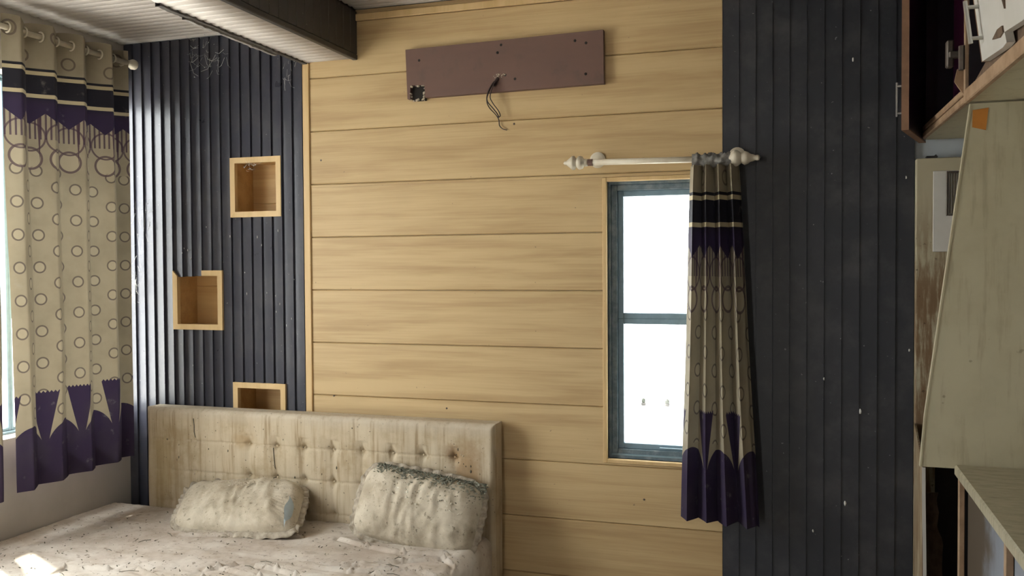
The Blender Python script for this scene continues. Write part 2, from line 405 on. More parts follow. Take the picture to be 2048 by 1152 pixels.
# black slats: concave face rising to the right then a step back
def slat_mb(x0, x1, segs, h):
    m = MB(); w = x1-x0
    for a, b, z0, z1, dy in segs:
        N = 6; pts = []
        for i in range(N+1):
            x = a+(b-a)*i/N; s = (x-x0)/w
            pts.append((x, -.001-h*(s**1.35)-dy))
        poly = [(a, .0125)]+pts+[(b-.0003, -.001-dy)] if b > x1-1e-6 else [(a, .0125)]+pts
        poly = poly+[(b, .0125)]
        m.prism(poly, 2, z0, z1)
    return m
NS = 18; wS = (-.0015-XL)/NS
for i in range(NS):
    x0 = XL+wS*i; x1 = x0+wS; hs = []
    for (a, b, c, d) in NICH:
        ov = (max(a+.012, x0), min(b-.012, x1))
        if ov[1] > ov[0]: hs.append((ov[0], ov[1], c+.012, (1.552+.002*(i-6)) if (c > 1.2 and c < 1.5 and i in (5, 6, 7)) else d-.012))   # three slats run down over the middle niche's top
    segs = []
    for (a, b, c, d) in cells(x0, x1-.0006, 0.0, 2.73, hs): segs.append((a, b, c, d, 0))
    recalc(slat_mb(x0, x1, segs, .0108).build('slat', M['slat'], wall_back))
NR = 11; x_r0 = 1.947; wR = (2.668-x_r0)/NR
for i in range(NR):
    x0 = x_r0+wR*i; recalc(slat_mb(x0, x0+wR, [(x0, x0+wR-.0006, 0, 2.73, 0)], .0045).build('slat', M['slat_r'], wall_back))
# left wall with the big window
WL = (-2.45, -.016, .855, 2.46)     # y0,y1,z0,z1
m = MB()
for a, b, c, d in cells(YB-.2, .013, -.05, 2.95, [WL]): m.box(XL-.20, a, c, XL, b, d)
struct(m.build('wall_left', M['wallpaint']), 'off-white painted wall under the patterned curtain')
m = MB()
for a, b, c, d in cells(XL-.2, XR+.2, -.05, 2.95, [(.7, .93, .0, 2.1)]): m.box(a, YB-.2, c, b, YB, d)  # narrow doorway added in this unseen wall to let in fill light
struct(m.build('wall_rear', M['wallpaint']))
struct(MB().box(XR, YB, -.05, XR+.2, .013, 2.95).build('wall_right', M['wallpaint']))
struct(MB().box(XL-.2, YB-.2, -.12, XR+.2, .3, 0).build('floor', M['floor']))
# ceiling: rib strips running parallel to the back wall
ceil = struct(MB().box(XL-.2, YB-.2, 2.80, XR+.2, .3, 2.95).build('ceiling', M['ceil']), 'white ribbed ceiling')
pitch = .098
def rib(x0, x1, y0, y1, z, h=.006):
    N = 6; poly = [(y0, z+.012)]
    for i in range(N+1):
        s = i/N; poly.append((y0+(y1-y0)*s, z+h*(1-math.sin(PI*s)**.6)))
    poly.append((y1, z+.012)); return MB().prism(poly, 0, x0, x1)
ny = int(-YB/pitch)+1
for x0, x1, z in ((XL, .010, 2.73), (.288, XR, 2.785)):
    for i in range(ny):
        for hh in (0, 1):
            y1 = -pitch*(i+hh*.5); y0 = y1-pitch*.5+.001
            if y0 < YB: continue
            recalc(rib(x0, x1, y0, y1, z).build('panel', M['ceil'], ceil, True))
# dropped beam
BX0, BX1, BZ = .010, .287, 2.56
beam = struct(MB().box(BX0+.008, YB, BZ+.012, BX1-.008, .0125, 2.80).build('ceiling_beam', M['beamdark']), 'dropped ceiling beam, black side and white ribbed underside')
for i in range(ny):
    for hh in (0, 1):
        y1 = -pitch*(i+hh*.5); y0 = y1-pitch*.5+.001
        if y0 < YB: continue
        recalc(rib(BX0+.012, BX1-.022, y0, y1, BZ, .005).build('panel', M['ceil'], beam, True))
for i in range(int(-YB/.066)):
    y1 = -.066*i; MB().bbox(BX1-.007, y1-.065, BZ+.022, BX1, y1-.0006, 2.78, .002).build('slat', M['beamdark'], beam)
MB().bbox(BX1-.022, YB, BZ-.004, BX1+.002, -.0006, BZ+.02, .003).build('edge_strip', M['beamdark'], beam)
def ragged(x0, x1, z0, z1, ya, yb, seed):
    def fn(a, b):
        y = ya+(yb-ya)*b; q = mn.noise(Vector((y*9, seed, 0)))*.006+mn.noise(Vector((y*40, seed, 3)))*.004
        ring = [(x0, z0+q), (x1+q, z0+q*.5), (x1+q, z1), (x0, z1)][int(a*4+.5) % 4]
        return Vector((ring[0], y, ring[1]))
    return MB().grid(fn, 4, 120, True)
ragged(BX0-.006, BX0+.016, BZ-.006, BZ+.016, -1.03, -.004, 2).build('edge_strip', M['grimestrip'], beam)
ragged(BX0-.022, BX0-.006, BZ-.012, BZ+.004, -.86, -.23, 5).build('edge_strip', M['stripgrey'], beam)

# ------------------------------------------------------------------ windows
def frame_rect(m, ax, a0, a1, b0, b1, w, d0, d1):
    """rectangular frame: a horizontal axis (x if ax==1 else y), b = z, depth d0..d1 along ax"""
    for q in ((a0, a0+w, b0, b1), (a1-w, a1, b0, b1), (a0+w, a1-w, b0, b0+w), (a0+w, a1-w, b1-w, b1)):
        if ax == 1: m.bbox(q[0], d0, q[2], q[1], d1, q[3], .002)
        else: m.bbox(d0, q[0], q[2], d1, q[1], q[3], .002)
win2 = bpy.data.objects.new('window_2', None); COL.objects.link(win2); win2.location = (WIN[0], .1, WIN[2]); WO['window_2'] = Vector(win2.location)
struct(win2, 'narrow two-pane window with frame tinted blue-grey for glare, half behind the bunched curtain')
m = MB()
for q in ((WIN[0], .0302, WIN[2], WIN[0]+.012, .25, WIN[3]), (WIN[1]-.012, .0302, WIN[2], WIN[1], .25, WIN[3]), (WIN[0]+.012, .0302, WIN[2], WIN[1]-.012, .25, WIN[2]+.012), (WIN[0]+.012, .0302, WIN[3]-.012, WIN[1]-.012, .25, WIN[3])): m.box(*q)
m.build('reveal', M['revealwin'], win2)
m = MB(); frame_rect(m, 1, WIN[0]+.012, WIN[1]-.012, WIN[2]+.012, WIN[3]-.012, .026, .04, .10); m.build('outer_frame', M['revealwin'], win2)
ZM = 1.366
for z0, z1 in ((WIN[2]+.038, ZM), (ZM, WIN[3]-.038)):
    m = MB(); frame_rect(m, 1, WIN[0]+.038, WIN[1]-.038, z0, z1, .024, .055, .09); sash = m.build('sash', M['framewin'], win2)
    MB().box(WIN[0]+.06, .07, z0+.022, WIN[1]-.06, .074, z1-.022).build('pane', M['glass'], sash)
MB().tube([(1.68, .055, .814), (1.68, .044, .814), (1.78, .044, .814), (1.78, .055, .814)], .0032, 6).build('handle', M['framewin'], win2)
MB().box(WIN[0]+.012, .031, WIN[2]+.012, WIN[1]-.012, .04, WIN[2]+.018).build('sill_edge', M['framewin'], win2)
win1 = bpy.data.objects.new('window_1', None); COL.objects.link(win1); win1.location = (XL-.1, WL[0], WL[2]); WO['window_1'] = Vector(win1.location)
struct(win1, 'wide bright window behind the long patterned curtain')
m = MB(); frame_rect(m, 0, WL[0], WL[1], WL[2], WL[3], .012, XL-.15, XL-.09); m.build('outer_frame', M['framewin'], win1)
ys = [WL[0]+.012+i*(WL[1]-WL[0]-.024)/4 for i in range(5)]
for i in range(4):
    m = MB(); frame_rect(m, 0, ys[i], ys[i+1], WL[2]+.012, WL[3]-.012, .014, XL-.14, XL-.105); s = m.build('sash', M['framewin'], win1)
    MB().box(XL-.125, ys[i]+.012, WL[2]+.024, XL-.121, ys[i+1]-.012, WL[3]-.024).build('pane', M['glass'], s)

# ------------------------------------------------------------------ wall niches
for k, (a, b, c, d) in enumerate(NICH):
    lab = ('yellow wood box niche in black slats, highest of three, cobweb inside', 'yellow wood box niche nearest the curtain, top edge overlapped by slats', 'yellow wood box niche partly hidden behind the headboard')[k]
    t = thing('wall_niche', ((a+b)/2, .0, c), lab, 'niche', 'box niches in the black slatted panel')
    w2 = FW
    f0, f1 = -.0145, .010
    # mitred frame strips
    for q in ([(a, c), (a+w2, c+w2), (a+w2, d-w2), (a, d)], [(b, c), (b, d), (b-w2, d-w2), (b-w2, c+w2)], [(a, c), (b, c), (b-w2, c+w2), (a+w2, c+w2)], [(a, d), (a+w2, d-w2), (b-w2, d-w2), (b, d)]):
        if k == 1 and q[0] == (a, d): q = [(XL+wS*8-.001, d), (XL+wS*8-.001, d-w2), (b-w2, d-w2), (b, d)]
        recalc(MB().prism(q, 1, f0, f1).build('frame_strip', M['trimwood'], t))
    i0, i1, j0, j1 = a+w2-.006, b-w2+.006, c+w2-.006, d-w2+.006; D = .15
    for q in ((i0-.008, f1, j0-.008, i0, D, j1+.008), (i1, f1, j0-.008, i1+.008, D, j1+.008)): MB().box(*q).build('side_panel', M['nichewood'], t)
    MB().box(i0, f1, j0-.008, i1, D, j0).build('bottom_panel', M['nichewood'], t)
    MB().box(i0, f1, j1, i1, D, j1+.008).build('top_panel', M['nichewood'], t)
    zj = (2.0-.085, 1.50, .84)[k]
    for z0, z1 in ((j0-.008, zj), (zj, j1+.008)): MB().bbox(i0-.008, D, z0, i1+.008, D+.01, z1, .003).build('back_board', M['nichewood'], t)

# ------------------------------------------------------------------ bed
HX0, HX1, HZ, HY = -.835, .992, .910, -.125
bed = thing('bed', (.0, -1.1, 0), 'wide bed with dirty pale sheet and stained tufted headboard', 'bed')
cols = [-.697+.15*i for i in range(11)]; rows = [.755, .605, .455]
def head_y(x, z):
    y = HY; dp = 0
    for cz in rows:
        for cx in cols:
            d2 = ((x-cx)**2+((z-cz))**2)
            if d2 < .02:
                wgt = .35 if cx < -.3 else 1.0
                dp += wgt*(.013*math.exp(-d2/.00030)+.006*math.exp(-d2/.0022))
        if cols[0]-.1 < x < .88: dp += .0055*math.exp(-((z-cz)/.004)**2)*(1 if -.6 < x < .82 else .3)
    for cx in cols:
        if .30 < z < .80:
            wgt = .3 if cx < -.3 else 1.0
            k = min(abs(z-cz) for cz in rows); dp += wgt*.004*math.exp(-((x-cx)/.005)**2)*max(.25, 1-k/.06)
            dp += wgt*.0045*math.exp(-((x-cx)/.025)**2)
    dp += .003*mn.noise(Vector((x*5, z*5, 1)))+.0012*mn.noise(Vector((x*60, z*6, 4)))
    return y+dp
def head_fn(a, b):
    # a across, b up; edge rows wrap round to the back
    r = .028; L = HX1-HX0; Hh = HZ-.06
    def ed(s, lo, hi, n):
        # s in 0..1 -> (coordinate, wrap 0..1)
        if s < .06: q = s/.06; return lo+r*(1-math.cos(q*PI/2)), 1-math.sin(q*PI/2)
        if s > .94: q = (1-s)/.06; return hi-r*(1-math.cos(q*PI/2)), 1-math.sin(q*PI/2)
        return lo+r+(hi-lo-2*r)*(s-.06)/.88, 0
    x, wx = ed(a, HX0, HX1, 0); z, wz = ed(b, .06, HZ, 1)
    y = head_y(x, z); wv = max(wx, wz)
    return Vector((x, y+r*wv, z))
m = MB().grid(head_fn, 340, 170)
hb = m.build('headboard', M['head'], bed, True); recalc(hb)
m = MB(); 
m.box(HX0+.002, HY+.028, .0, HX1-.002, -.020, HZ-.002); m.build('headboard_frame', M['head'], bed)
for cz in rows[:2]:
    for cx in cols:
        if cx > -.6 and (cx < .83): MB().blob((cx, HY+.017, cz), (.0065, .004, .0065), cx, 8, 5).build('button', M['head'], hb)
for pts_ in ([(-.552, .865), (-.548, .83), (-.549, .80), (-.546, .772)], [(-.115, .745), (-.108, .70), (-.104, .655), (-.098, .612)], [(-.118, .60), (-.10, .606)]):
    P_ = [(x, head_y(x, z)-.0012, z) for x, z in pts_]; MB().tube(P_, .0022, 5).build('torn_thread', M['dirtbits'], hb)
for i in range(40):
    x = random.uniform(-.78, .95); z = random.uniform(.5, .88)
    if i > 22: x = random.gauss(.83, .05); z = random.gauss(.72, .07)
    MB().blob((x, head_y(x, z)-.001, z), (random.uniform(.002, .005), .0015, random.uniform(.002, .009)), i, 6, 4).build('dirt_speck', M['dirtbits' if i % 3 else 'chip'], hb, True)
# mattress + sheet
MXL, MXR, MY0, MY1, MZ = XL+.006, .978, -.128, -2.15, .420
CR = [[(.596, -.61), (.74, -.53), (.889, -.451), (.96, -.51), (.985, -.62)], [(.207, -.741), (.31, -.755), (.416, -.791), (.6, -.80)], [(.046, -.839), (.119, -.755)], [(-.505, -1.072), (-.504, -.987), (-.33, -.941)],
      [(.448, -.667), (.58, -.62), (.713, -.587)], [(.36, -.345), (.52, -.40), (.70, -.43), (.88, -.40)], [(-.348, -.494), (-.05, -.42), (.18, -.36)], [(.06, -.80), (.3, -.86), (.6, -.84)], [(.7, -.7), (.86, -.63), (.95, -.66)], [(-.2, -.93), (-.05, -.98), (.1, -.93), (.2, -.95)], [(.36, -.68), (.6, -.70), (.8, -.62)]]
def segd(p, a, b):
    a = Vector(a); b = Vector(b); ab = b-a; t = max(0, min(1, (p-a).dot(ab)/ab.dot(ab))); return (p-a-ab*t).length
def sheet_h(x, y):
    h = .006*mn.noise(Vector((x*3, y*3, 0)))+.004*mn.noise(Vector((x*9, y*7, 2)))+.002*mn.noise(Vector((x*30, y*24, 5)))
    p = Vector((x, y))
    for l in CR:
        for i in range(len(l)-1):
            d = segd(p, l[i], l[i+1])
            if d < .05: h += .014*math.exp(-(d/.007)**2)-.006*math.exp(-((d-.017)/.007)**2)
    if y < -.62 and x > -.3: h += .007*max(0, mn.noise(Vector((x*5, y*26+x*4, 8))))
    return h
def sheet_fn(a, b):
    y = MY0+(MY1-MY0)*(b**1.35); r = .05; top = MXR-MXL-r; arc = r*PI/2; side = .24; tot = top+arc+side; s = a*tot
    if s < top: x = MXL+s; z = MZ+sheet_h(x, y)
    elif s < top+arc: q = (s-top)/r; x = MXL+top+r*math.sin(q); z = MZ-r+r*math.cos(q)+sheet_h(x, y)*math.cos(q)
    else: q = s-top-arc; x = MXR+.010*mn.noise(Vector((y*7, q*3, 1)))+.006*mn.noise(Vector((y*22, q*2, 1))); z = MZ-r-q
    return Vector((x, y, z))
m = MB().grid(sheet_fn, 260, 200); sh = m.build('bedsheet', M['sheet'], bed, True); recalc(sh)
MB().bbox(MXL+.004, MY1+.01, .20, MXR-.014, MY0-.004, MZ-.022, .04).build('mattress', M['sheet'], bed)
MB().bbox(MXL+.01, MY1+.02, .06, MXR-.03, MY0-.01, .199, .01).build('bed_base', M['bedwood'], bed)
for x in (MXL+.06, MXR-.12):
    for y in (MY1+.08, MY0-.12): MB().bbox(x, y-.03, 0, x+.06, y+.03, .06, .004).build('leg', M['bedwood'], bed)

# pillows --------------------------------------------------------
def pillow(name, c, ax, ay, wd, ht, th, label, seed, skew=0.0, fl=.035, sag=.0, grow=.0):
    c = Vector(c); ax = Vector(ax).normalized(); ay = Vector(ay); ay = (ay-ax*ay.dot(ax)).normalized(); nz = ax.cross(ay)
    root = thing(name, tuple(c), label, 'pillow', 'pillows on the bed'); hw, hh = wd/2, ht/2
    def sup(a, rr=.32):     # rounded rectangle outline
        k = 5.5; ca, sa = math.cos(a), math.sin(a); r = (abs(ca)**k+abs(sa)**k)**(-1/k); return ca*r, sa*r
    def surf(sg):
        def fn(a, b):
            ang = a*2*PI; sx, sy = sup(ang); r = b
            x, y = sx*r*hw, sy*r*hh
            tt = th*.5*(max(0, 1-r**2.6))**.55
            tt *= (1+grow*x/hw)*(1+.22*mn.noise(Vector((x*6+seed, y*6, sg)))+sag*(-y/hh))
            wr = .015*mn.noise(Vector(((x+y*.4)*15+seed, (y-x*.3)*5, 3)))*(.25+r**1.2)+.009*mn.noise(Vector((x*38+seed, y*14, 9)))
            rad = .006*abs(math.sin(ang*21+seed))*max(0, r-.55)*2
            tt = max(.002, tt+(wr-rad)*(1 if sg > 0 else .3)*(1-r**6))
            return c+ax*(x+skew*y)+ay*y+nz*(sg*tt)
        return fn
    m = MB().grid(surf(1), 150, 26, True); m.grid(surf(-1), 90, 14, True)
    body = m.build('pillow_case', M['pillow'], root, True); recalc(body)
    def ruf(a, b):
        ang = a*2*PI; sx, sy = sup(ang); k = 1+b*0
        n = Vector((sx, sy)).normalized(); wv = math.sin(ang*34+seed)*.006*b+mn.noise(Vector((sx*9+seed, sy*9, 0)))*.012*b
        x = sx*hw*.985+n.x*fl*b*(1+.3*mn.noise(Vector((sx*5, sy*5, seed)))); y = sy*hh*.985+n.y*fl*b*(1+.3*mn.noise(Vector((sx*5, sy*5, seed+2))))
        return c+ax*(x+skew*y)+ay*y+nz*(wv-.010*b)
    rf = MB().grid(ruf, 300, 4, True).build('ruffle', M['ruffle'], root, True)
    rf.modifiers.new('thick', 'SOLIDIFY').thickness = .003
    return root, c, ax, ay, nz, hw, hh
P1 = pillow('pillow', (-.185, -.285, .505), (1, .05, .035), (0, .80, .38), .62, .33, .165, 'flatter dirty pillow with frilled edge and pale blue lining showing at its side', 1.3, -.28, .032, 0.0, .42)
P2 = pillow('pillow', (.69, -.262, .552), (1, .0, -.125), (.06, .42, .80), .555, .315, .165, 'plump dirty pillow propped on headboard, top strewn with grey debris', 4.1, -.02, .028, -.15)
# split seam with the lining on the flat pillow
def lin(a, b):
    _, c, ax, ay, nz, hw, hh = P1
    s = a*2-1; q = math.sin(a*PI)
    yy = s*.085-.075; x = hw*.955-.03*abs(s)**3-(b*.034)*q
    r = max(abs(x/hw), abs(yy/hh)); tt = .0825*(1+.42*x/hw)*max(0, 1-r**2.6)**.55
    return c+ax*(x-.28*yy)+ay*yy+nz*(tt+.006*q+.002)
MB().grid(lin, 24, 6).build('lining', M['lining'], P1[0], True)
# debris
def bits(name, mat, pts, parent=None, lo=.003, hi=.008, thin=.35):
    m = MB()
    for i, p in enumerate(pts):
        p = Vector(p); r = random.uniform(lo, hi); l = Vector((random.uniform(-1, 1), random.uniform(-1, 1), random.uniform(-.5, .5))).normalized()*r; q = l.orthogonal().normalized()*r*thin; n = l.cross(q).normalized()*r*thin*.7
        k = len(m.v); m.v += [tuple(v) for v in (p-l, p+q-l*.1, p+l, p-q+l*.1, p+n, p-n)]
        m.f += [(k+a, k+b, k+c) for a, b, c in ((0, 1, 4), (1, 2, 4), (2, 3, 4), (3, 0, 4), (1, 0, 5), (2, 1, 5), (3, 2, 5), (0, 3, 5))]
    o = m.build(name, mat, parent); o['kind'] = 'stuff'; return o
def pil_pt(P, x, y, lift=.0):
    _, c, ax, ay, nz, hw, hh = P; r = min(1, (abs(x)**4.2+abs(y)**4.2)**(1/4.2)); th = .0825*(max(0, 1-r**2.6))**.55
    return c+ax*(x*hw)+ay*(y*hh)+nz*(th+lift)
pts = []
for i in range(900):
    x = random.uniform(-.85, 1.0); pts.append(pil_pt(P2, x, min(1.02, random.gauss(.90, .10+.06*max(0, x))), random.uniform(.002, .014)))
tag(bits('debris', M['mossbits'], pts, None, .005, .013), 'grey green dry debris along the top of the propped pillow', 'debris')
pts = [pil_pt(P2, random.gauss(.15, .35), random.gauss(.42, .22), .006) for i in range(60)]
tag(bits('husks', M['grain'], pts, None, .006, .010, .4), 'scattered pale husks on the front of the propped pillow', 'husks')
pts = [pil_pt(P2, random.uniform(-.7, .9), random.uniform(.2, .95), .004) for i in range(150)]
tag(bits('dirt_crumbs', M['dirtbits'], pts, None, .003, .009), 'dark dirt crumbs on the front of the propped pillow', 'dirt')
pts = [pil_pt(P1, random.gauss(.1, .25), random.gauss(.35, .12), .008) for i in range(90)]
tag(bits('debris', M['chip'], pts, None, .004, .011), 'pale flaky debris lying on the flatter pillow', 'debris')
pts = []
for i in range(620):
    x = random.uniform(-1.0, .95); y = -.2-1.2*random.random()**.8; pts.append((x, y, MZ+sheet_h(x, y)+.002))
tag(bits('dirt_crumbs', M['dirtbits'], pts, None, .002, .008), 'small dark crumbs and droppings scattered over the bedsheet', 'dirt')
m = MB()
for i in range(20):
    x = random.uniform(-.5, .8); y = random.uniform(-1.15, -.45); a = random.uniform(-.9, 1.2); L = random.uniform(.012, .05); z = MZ+sheet_h(x, y)+.005
    m.tube([(x-L*math.cos(a), y-L*math.sin(a)*.6, z), (x, y, z+.004), (x+L*math.cos(a), y+L*math.sin(a)*.6, z)], .0014, 4)
o = m.build('dry_stalks', M['dirtbits']); o['kind'] = 'stuff'; tag(o, 'thin dry stalks lying on the bedsheet', 'stalks')

# ------------------------------------------------------------------ curtains
def curtain_mesh(name, mat, fn, nu, nv, Lz, parent, sag=None):
    """fn(u, v) -> point; v=0 header, v=1 hem; UVs in metres"""
    m = MB(); m.grid(fn, nu, nv); ob = m.build(name, mat, parent, True)
    arc = [0.0]
    for i in range(nu): arc.append(arc[-1]+(Vector(fn((i+1)/nu, .3))-Vector(fn(i/nu, .3))).length)
    me = ob.data; U1 = me.uv_layers.new(name='top'); U2 = me.uv_layers.new(name='bot')
    for l in me.loops:
        i = l.vertex_index % (nu+1); j = l.vertex_index//(nu+1); U1.data[l.index].uv = (arc[i], Lz*j/nv); U2.data[l.index].uv = (arc[i], Lz*(1-j/nv))
    return ob
RX, RZL = XL+.10, 2.615
def lcurt(y0, y1, n, ph, ztop, zhem, hemdrop, seed, amp=.038, leanb=0.0):
    def fn(u, v):
        A = amp*(1-.35*v)*(1+.25*mn.noise(Vector((u*4, v*1.5, seed))))
        up = u+.02*mn.noise(Vector((u*3, v*2, seed+5)))*v
        x = RX+A*math.sin(2*PI*n*u+ph+.5*v*mn.noise(Vector((u*2, v*2, seed+9))))+.01*mn.noise(Vector((u*7, v*4, seed+3)))*v
        y = y0+(y1-y0)*up+.012*math.sin(4*PI*n*u+ph)*.6+leanb*v*(1-u)
        z = ztop+(zhem+hemdrop*u-ztop)*v+(.008*math.sin(2*PI*n*u+ph+PI/2)*(1-v) if v < .03 else 0)
        return Vector((x, y, z))
    return fn
cur = thing('curtain', (RX, -.45, .66), 'long cream curtain with purple bands and rings beside the bright left window', 'curtain')
curtain_mesh('cloth', M['curtL'], lcurt(-.818, -.10, 4.1, -.4, 2.665, .635, .02, 1.0, .038, .03), 260, 150, 2.03, cur)
cur2 = thing('curtain', (RX, -.97, .64), 'sliver of purple and cream curtain cut by the left photo edge', 'curtain')
curtain_mesh('cloth', M['curtL'], lcurt(-.985, -.872, 1.2, 2.0, 2.665, .615, .01, 7.0, .036, .0), 120, 120, 2.05, cur2)
# eyelets
for i in range(9):
    u = (i+.5)/8.6
    y = -.815+.715*((PI*i+.4)/(2*PI*4.1))
    if -.815 < y < -.11: MB().grid(lambda a, b, y=y: Vector((RX+(.021+.004*math.cos(b*2*PI))*math.cos(a*2*PI), y+.004*math.sin(b*2*PI), RZL+(.021+.004*math.cos(b*2*PI))*math.sin(a*2*PI))), 14, 6, True).build('eyelet', M['rod'], cur, True)
def lathe(m, p0, d, prof, n=16):
    """prof list of (distance along d, radius)"""
    d = Vector(d).normalized(); u = d.orthogonal().normalized(); q = d.cross(u); p0 = Vector(p0)
    return m.grid(lambda a, b: (lambda s, r: p0+d*s+(u*math.cos(a*2*PI)+q*math.sin(a*2*PI))*r)(*prof[int(b*(len(prof)-1)+.5)]), n, len(prof)-1, True)
rod1 = thing('curtain_rod', (RX, -1.2, RZL), 'cream curtain rod with round end knob above the left window', 'curtain rod')
MB().tube([(RX, -2.5, RZL), (RX, -.085, RZL)], .012, 14).build('pole', M['rod'], rod1, True)
m = lathe(MB(), (RX, -.09, RZL), (0, 1, 0), [(0, .0), (0, .014), (.008, .016), (.012, .013), (.02, .02), (.035, .026), (.05, .024), (.06, .015), (.065, 0)]); m.build('finial', M['rod'], rod1, True)
for y in (-.12, -2.4):
    m = MB(); m.tube([(XL+.001, y, RZL-.02), (XL+.05, y, RZL-.02), (RX, y, RZL-.013)], .007, 8); m.bbox(XL+.0005, y-.015, RZL-.05, XL+.008, y+.015, RZL+.01, .002); m.build('bracket', M['rod'], rod1)

# right rod and curtain
RY, RZ = -.10, 2.018
rod2 = thing('curtain_rod', (1.7, RY, RZ), 'cream curtain rod with turned finials above the narrow window', 'curtain rod')
ZR = lambda x: RZ+.008-(x-1.35)*.012
MB().tube([(1.40, RY, ZR(1.40)), (2.03, RY, ZR(2.03))], .0125, 14).build('pole', M['rod'], rod2, True)
lathe(MB(), (1.405, RY, ZR(1.405)), (-1, 0, .012), [(0, 0), (0, .015), (.012, .017), (.016, .014), (.024, .026), (.036, .029), (.044, .024), (.05, .017), (.058, .029), (.066, .030), (.078, .020), (.094, .008), (.100, .009), (.106, 0)]).build('finial', M['rod'], rod2, True)
lathe(MB(), (2.02, RY, ZR(2.02)), (1, 0, -.012), [(0, 0), (0, .015), (.010, .022), (.020, .028), (.032, .024), (.042, .016), (.052, .014), (.060, .010), (.068, .012), (.076, .010), (.080, 0)]).build('finial', M['rod'], rod2, True)
for x in (1.425, 2.005):
    m = MB(); m.tube([(x, -.0005, ZR(x)+.012), (x, RY*.5, ZR(x)+.012), (x, RY, ZR(x))], .009, 8)
    lathe(m, (x, -.010 if x > 1.9 else -.0005, ZR(x)+.020), (0, -1, 0), [(0, 0), (0, .034), (.006, .034), (.009, .026), (.012, .0)], 20)
    m.build('bracket', M['rod'], rod2, False)
MB().grid(lambda a, b: Vector((2.005+.05*(b-.5), RY, ZR(2.0)))+Vector((0, math.cos(a*2*PI), math.sin(a*2*PI)))*(.017+.016*math.sin(b*PI)), 14, 6, True).build('bracket_ring', M['rod'], rod2, True)
MB().tube([(1.404, RY, ZR(1.404)), (1.425, RY, ZR(1.425))], .0145, 12).build('collar', M['board'], rod2)
rc = thing('curtain', (1.93, RY, .56), 'narrow bunched purple and cream curtain hanging over the small window', 'curtain')
def rcurt(u, v):
    ctr = 1.925+.02*v; hw = .095+.055*v**.8
    n = 4; A = .044-.012*v
    ph = 2*PI*n*u-.6
    x = ctr+hw*(2*u-1)+.004*math.sin(2*ph)
    s = math.sin(ph); y = RY-.004-A*s+.008*mn.noise(Vector((u*6, v*4, 2)))*v
    z = 1.995+(.565-.02*u-1.995)*v+.012*mn.noise(Vector((u*5, 1, 1)))*v
    x += .012*math.sin(v*5+u*3)*v*.5
    return Vector((x, y, z))
curtain_mesh('cloth', M['curtR'], rcurt, 200, 130, 1.43, rc)
def hdr(a, b):
    x = 1.835+.18*b; r = .021+.011*mn.noise(Vector((b*9, math.cos(a*2*PI)*1.5, math.sin(a*2*PI)*1.5)))+.004*mn.noise(Vector((b*40, math.cos(a*2*PI)*4, math.sin(a*2*PI)*4)))
    return Vector((x, RY+math.cos(a*2*PI)*r, ZR(x)+math.sin(a*2*PI)*r*1.15-.003))
MB().grid(hdr, 26, 50, True).build('header', M['dustcloth'], rc, True)

# ------------------------------------------------------------------ mounting board and cable
mb = thing('mounting_board', (1.0, -.015, 2.36), 'mauve-brown wooden mounting board with a broken square hole, high on plank wall', 'board')
poly = [(.545, 2.577), (1.456, 2.590), (1.458, 2.364), (.640, 2.356), (.637, 2.412), (.568, 2.414), (.566, 2.354), (.553, 2.354)]
m = MB(); m.prism(poly, 1, -.030, -.0003); recalc(m.build('panel', M['board'], mb))
MB().box(.571, -.012, 2.346, .636, -.0005, 2.411).build('hole_back', M['blackhole'], mb)
m = MB()
for i in range(34):
    s = random.random()*4; k = int(s); q = s-k
    x, z = [(.569+.066*q, 2.411), (.635, 2.411-.064*q), (.569+.066*q, 2.347), (.569, 2.411-.064*q)][k]
    m.blob((x+random.uniform(-.004, .004), -.022+random.uniform(-.008, .006), z+random.uniform(-.004, .004)), random.uniform(.003, .007), i, 5, 3)
m.build('broken_rim', M['chip'], mb)
for x, z in ((1.002, 2.562), (.985, 2.530), (.612, 2.524), (1.334, 2.553), (1.382, 2.540), (1.38, 2.409), (1.065, 2.410), (1.02, 2.43)):
    lathe(MB(), (x, -.0302, z), (0, -1, 0), [(0, 0), (0, .006), (.0012, .005), (.0014, .0)], 8).build('screw_hole', M['blackhole'], mb)
m = MB()
for i in range(16): m.blob((.985+random.uniform(-.02, .035), -.031, 2.428+random.uniform(-.008, .008)), random.uniform(.002, .0045), i, 5, 3)
m.build('chipped_patch', M['chip'], mb)
cb = thing('loose_cable', (.98, -.04, 2.2), 'thin dark cable ends hanging out of the mauve board', 'cable')
def wire(pts, r): 
    # smooth polyline
    P = [Vector(p) for p in pts]; out = []
    for i in range(len(P)-1):
        p0, p1, p2, p3 = P[max(i-1, 0)], P[i], P[i+1], P[min(i+2, len(P)-1)]
        for k in range(6):
            t = k/6; out.append(.5*((2*p1)+(p2-p0)*t+(2*p0-5*p1+4*p2-p3)*t*t+(3*p1-p0-3*p2+p3)*t**3))
    return MB().tube(out+[P[-1]], r, 6)
wire([(.985, -.026, 2.415), (.968, -.045, 2.395), (.947, -.05, 2.355), (.941, -.045, 2.320), (.965, -.04, 2.288), (.985, -.038, 2.262), (.992, -.036, 2.245)], .0028).build('wire', M['wire'], cb, True)
wire([(.982, -.026, 2.413), (.960, -.042, 2.380), (.938, -.04, 2.330), (.944, -.03, 2.295), (.972, -.02, 2.262), (.983, -.012, 2.240), (.985, -.008, 2.215), (1.000, -.008, 2.200), (1.020, -.008, 2.193)], .0022).build('wire', M['wire'], cb, True)
wire([(.988, -.026, 2.414), (.975, -.05, 2.388), (.955, -.045, 2.340), (.965, -.04, 2.31), (.99, -.036, 2.275), (.998, -.036, 2.252), (.985, -.034, 2.25)], .0024).build('wire', M['wire'], cb, True)
MB().tube([(.987, -.029, 2.418), (.972, -.044, 2.385)], .007, 8).build('sleeve', M['wire'], cb)

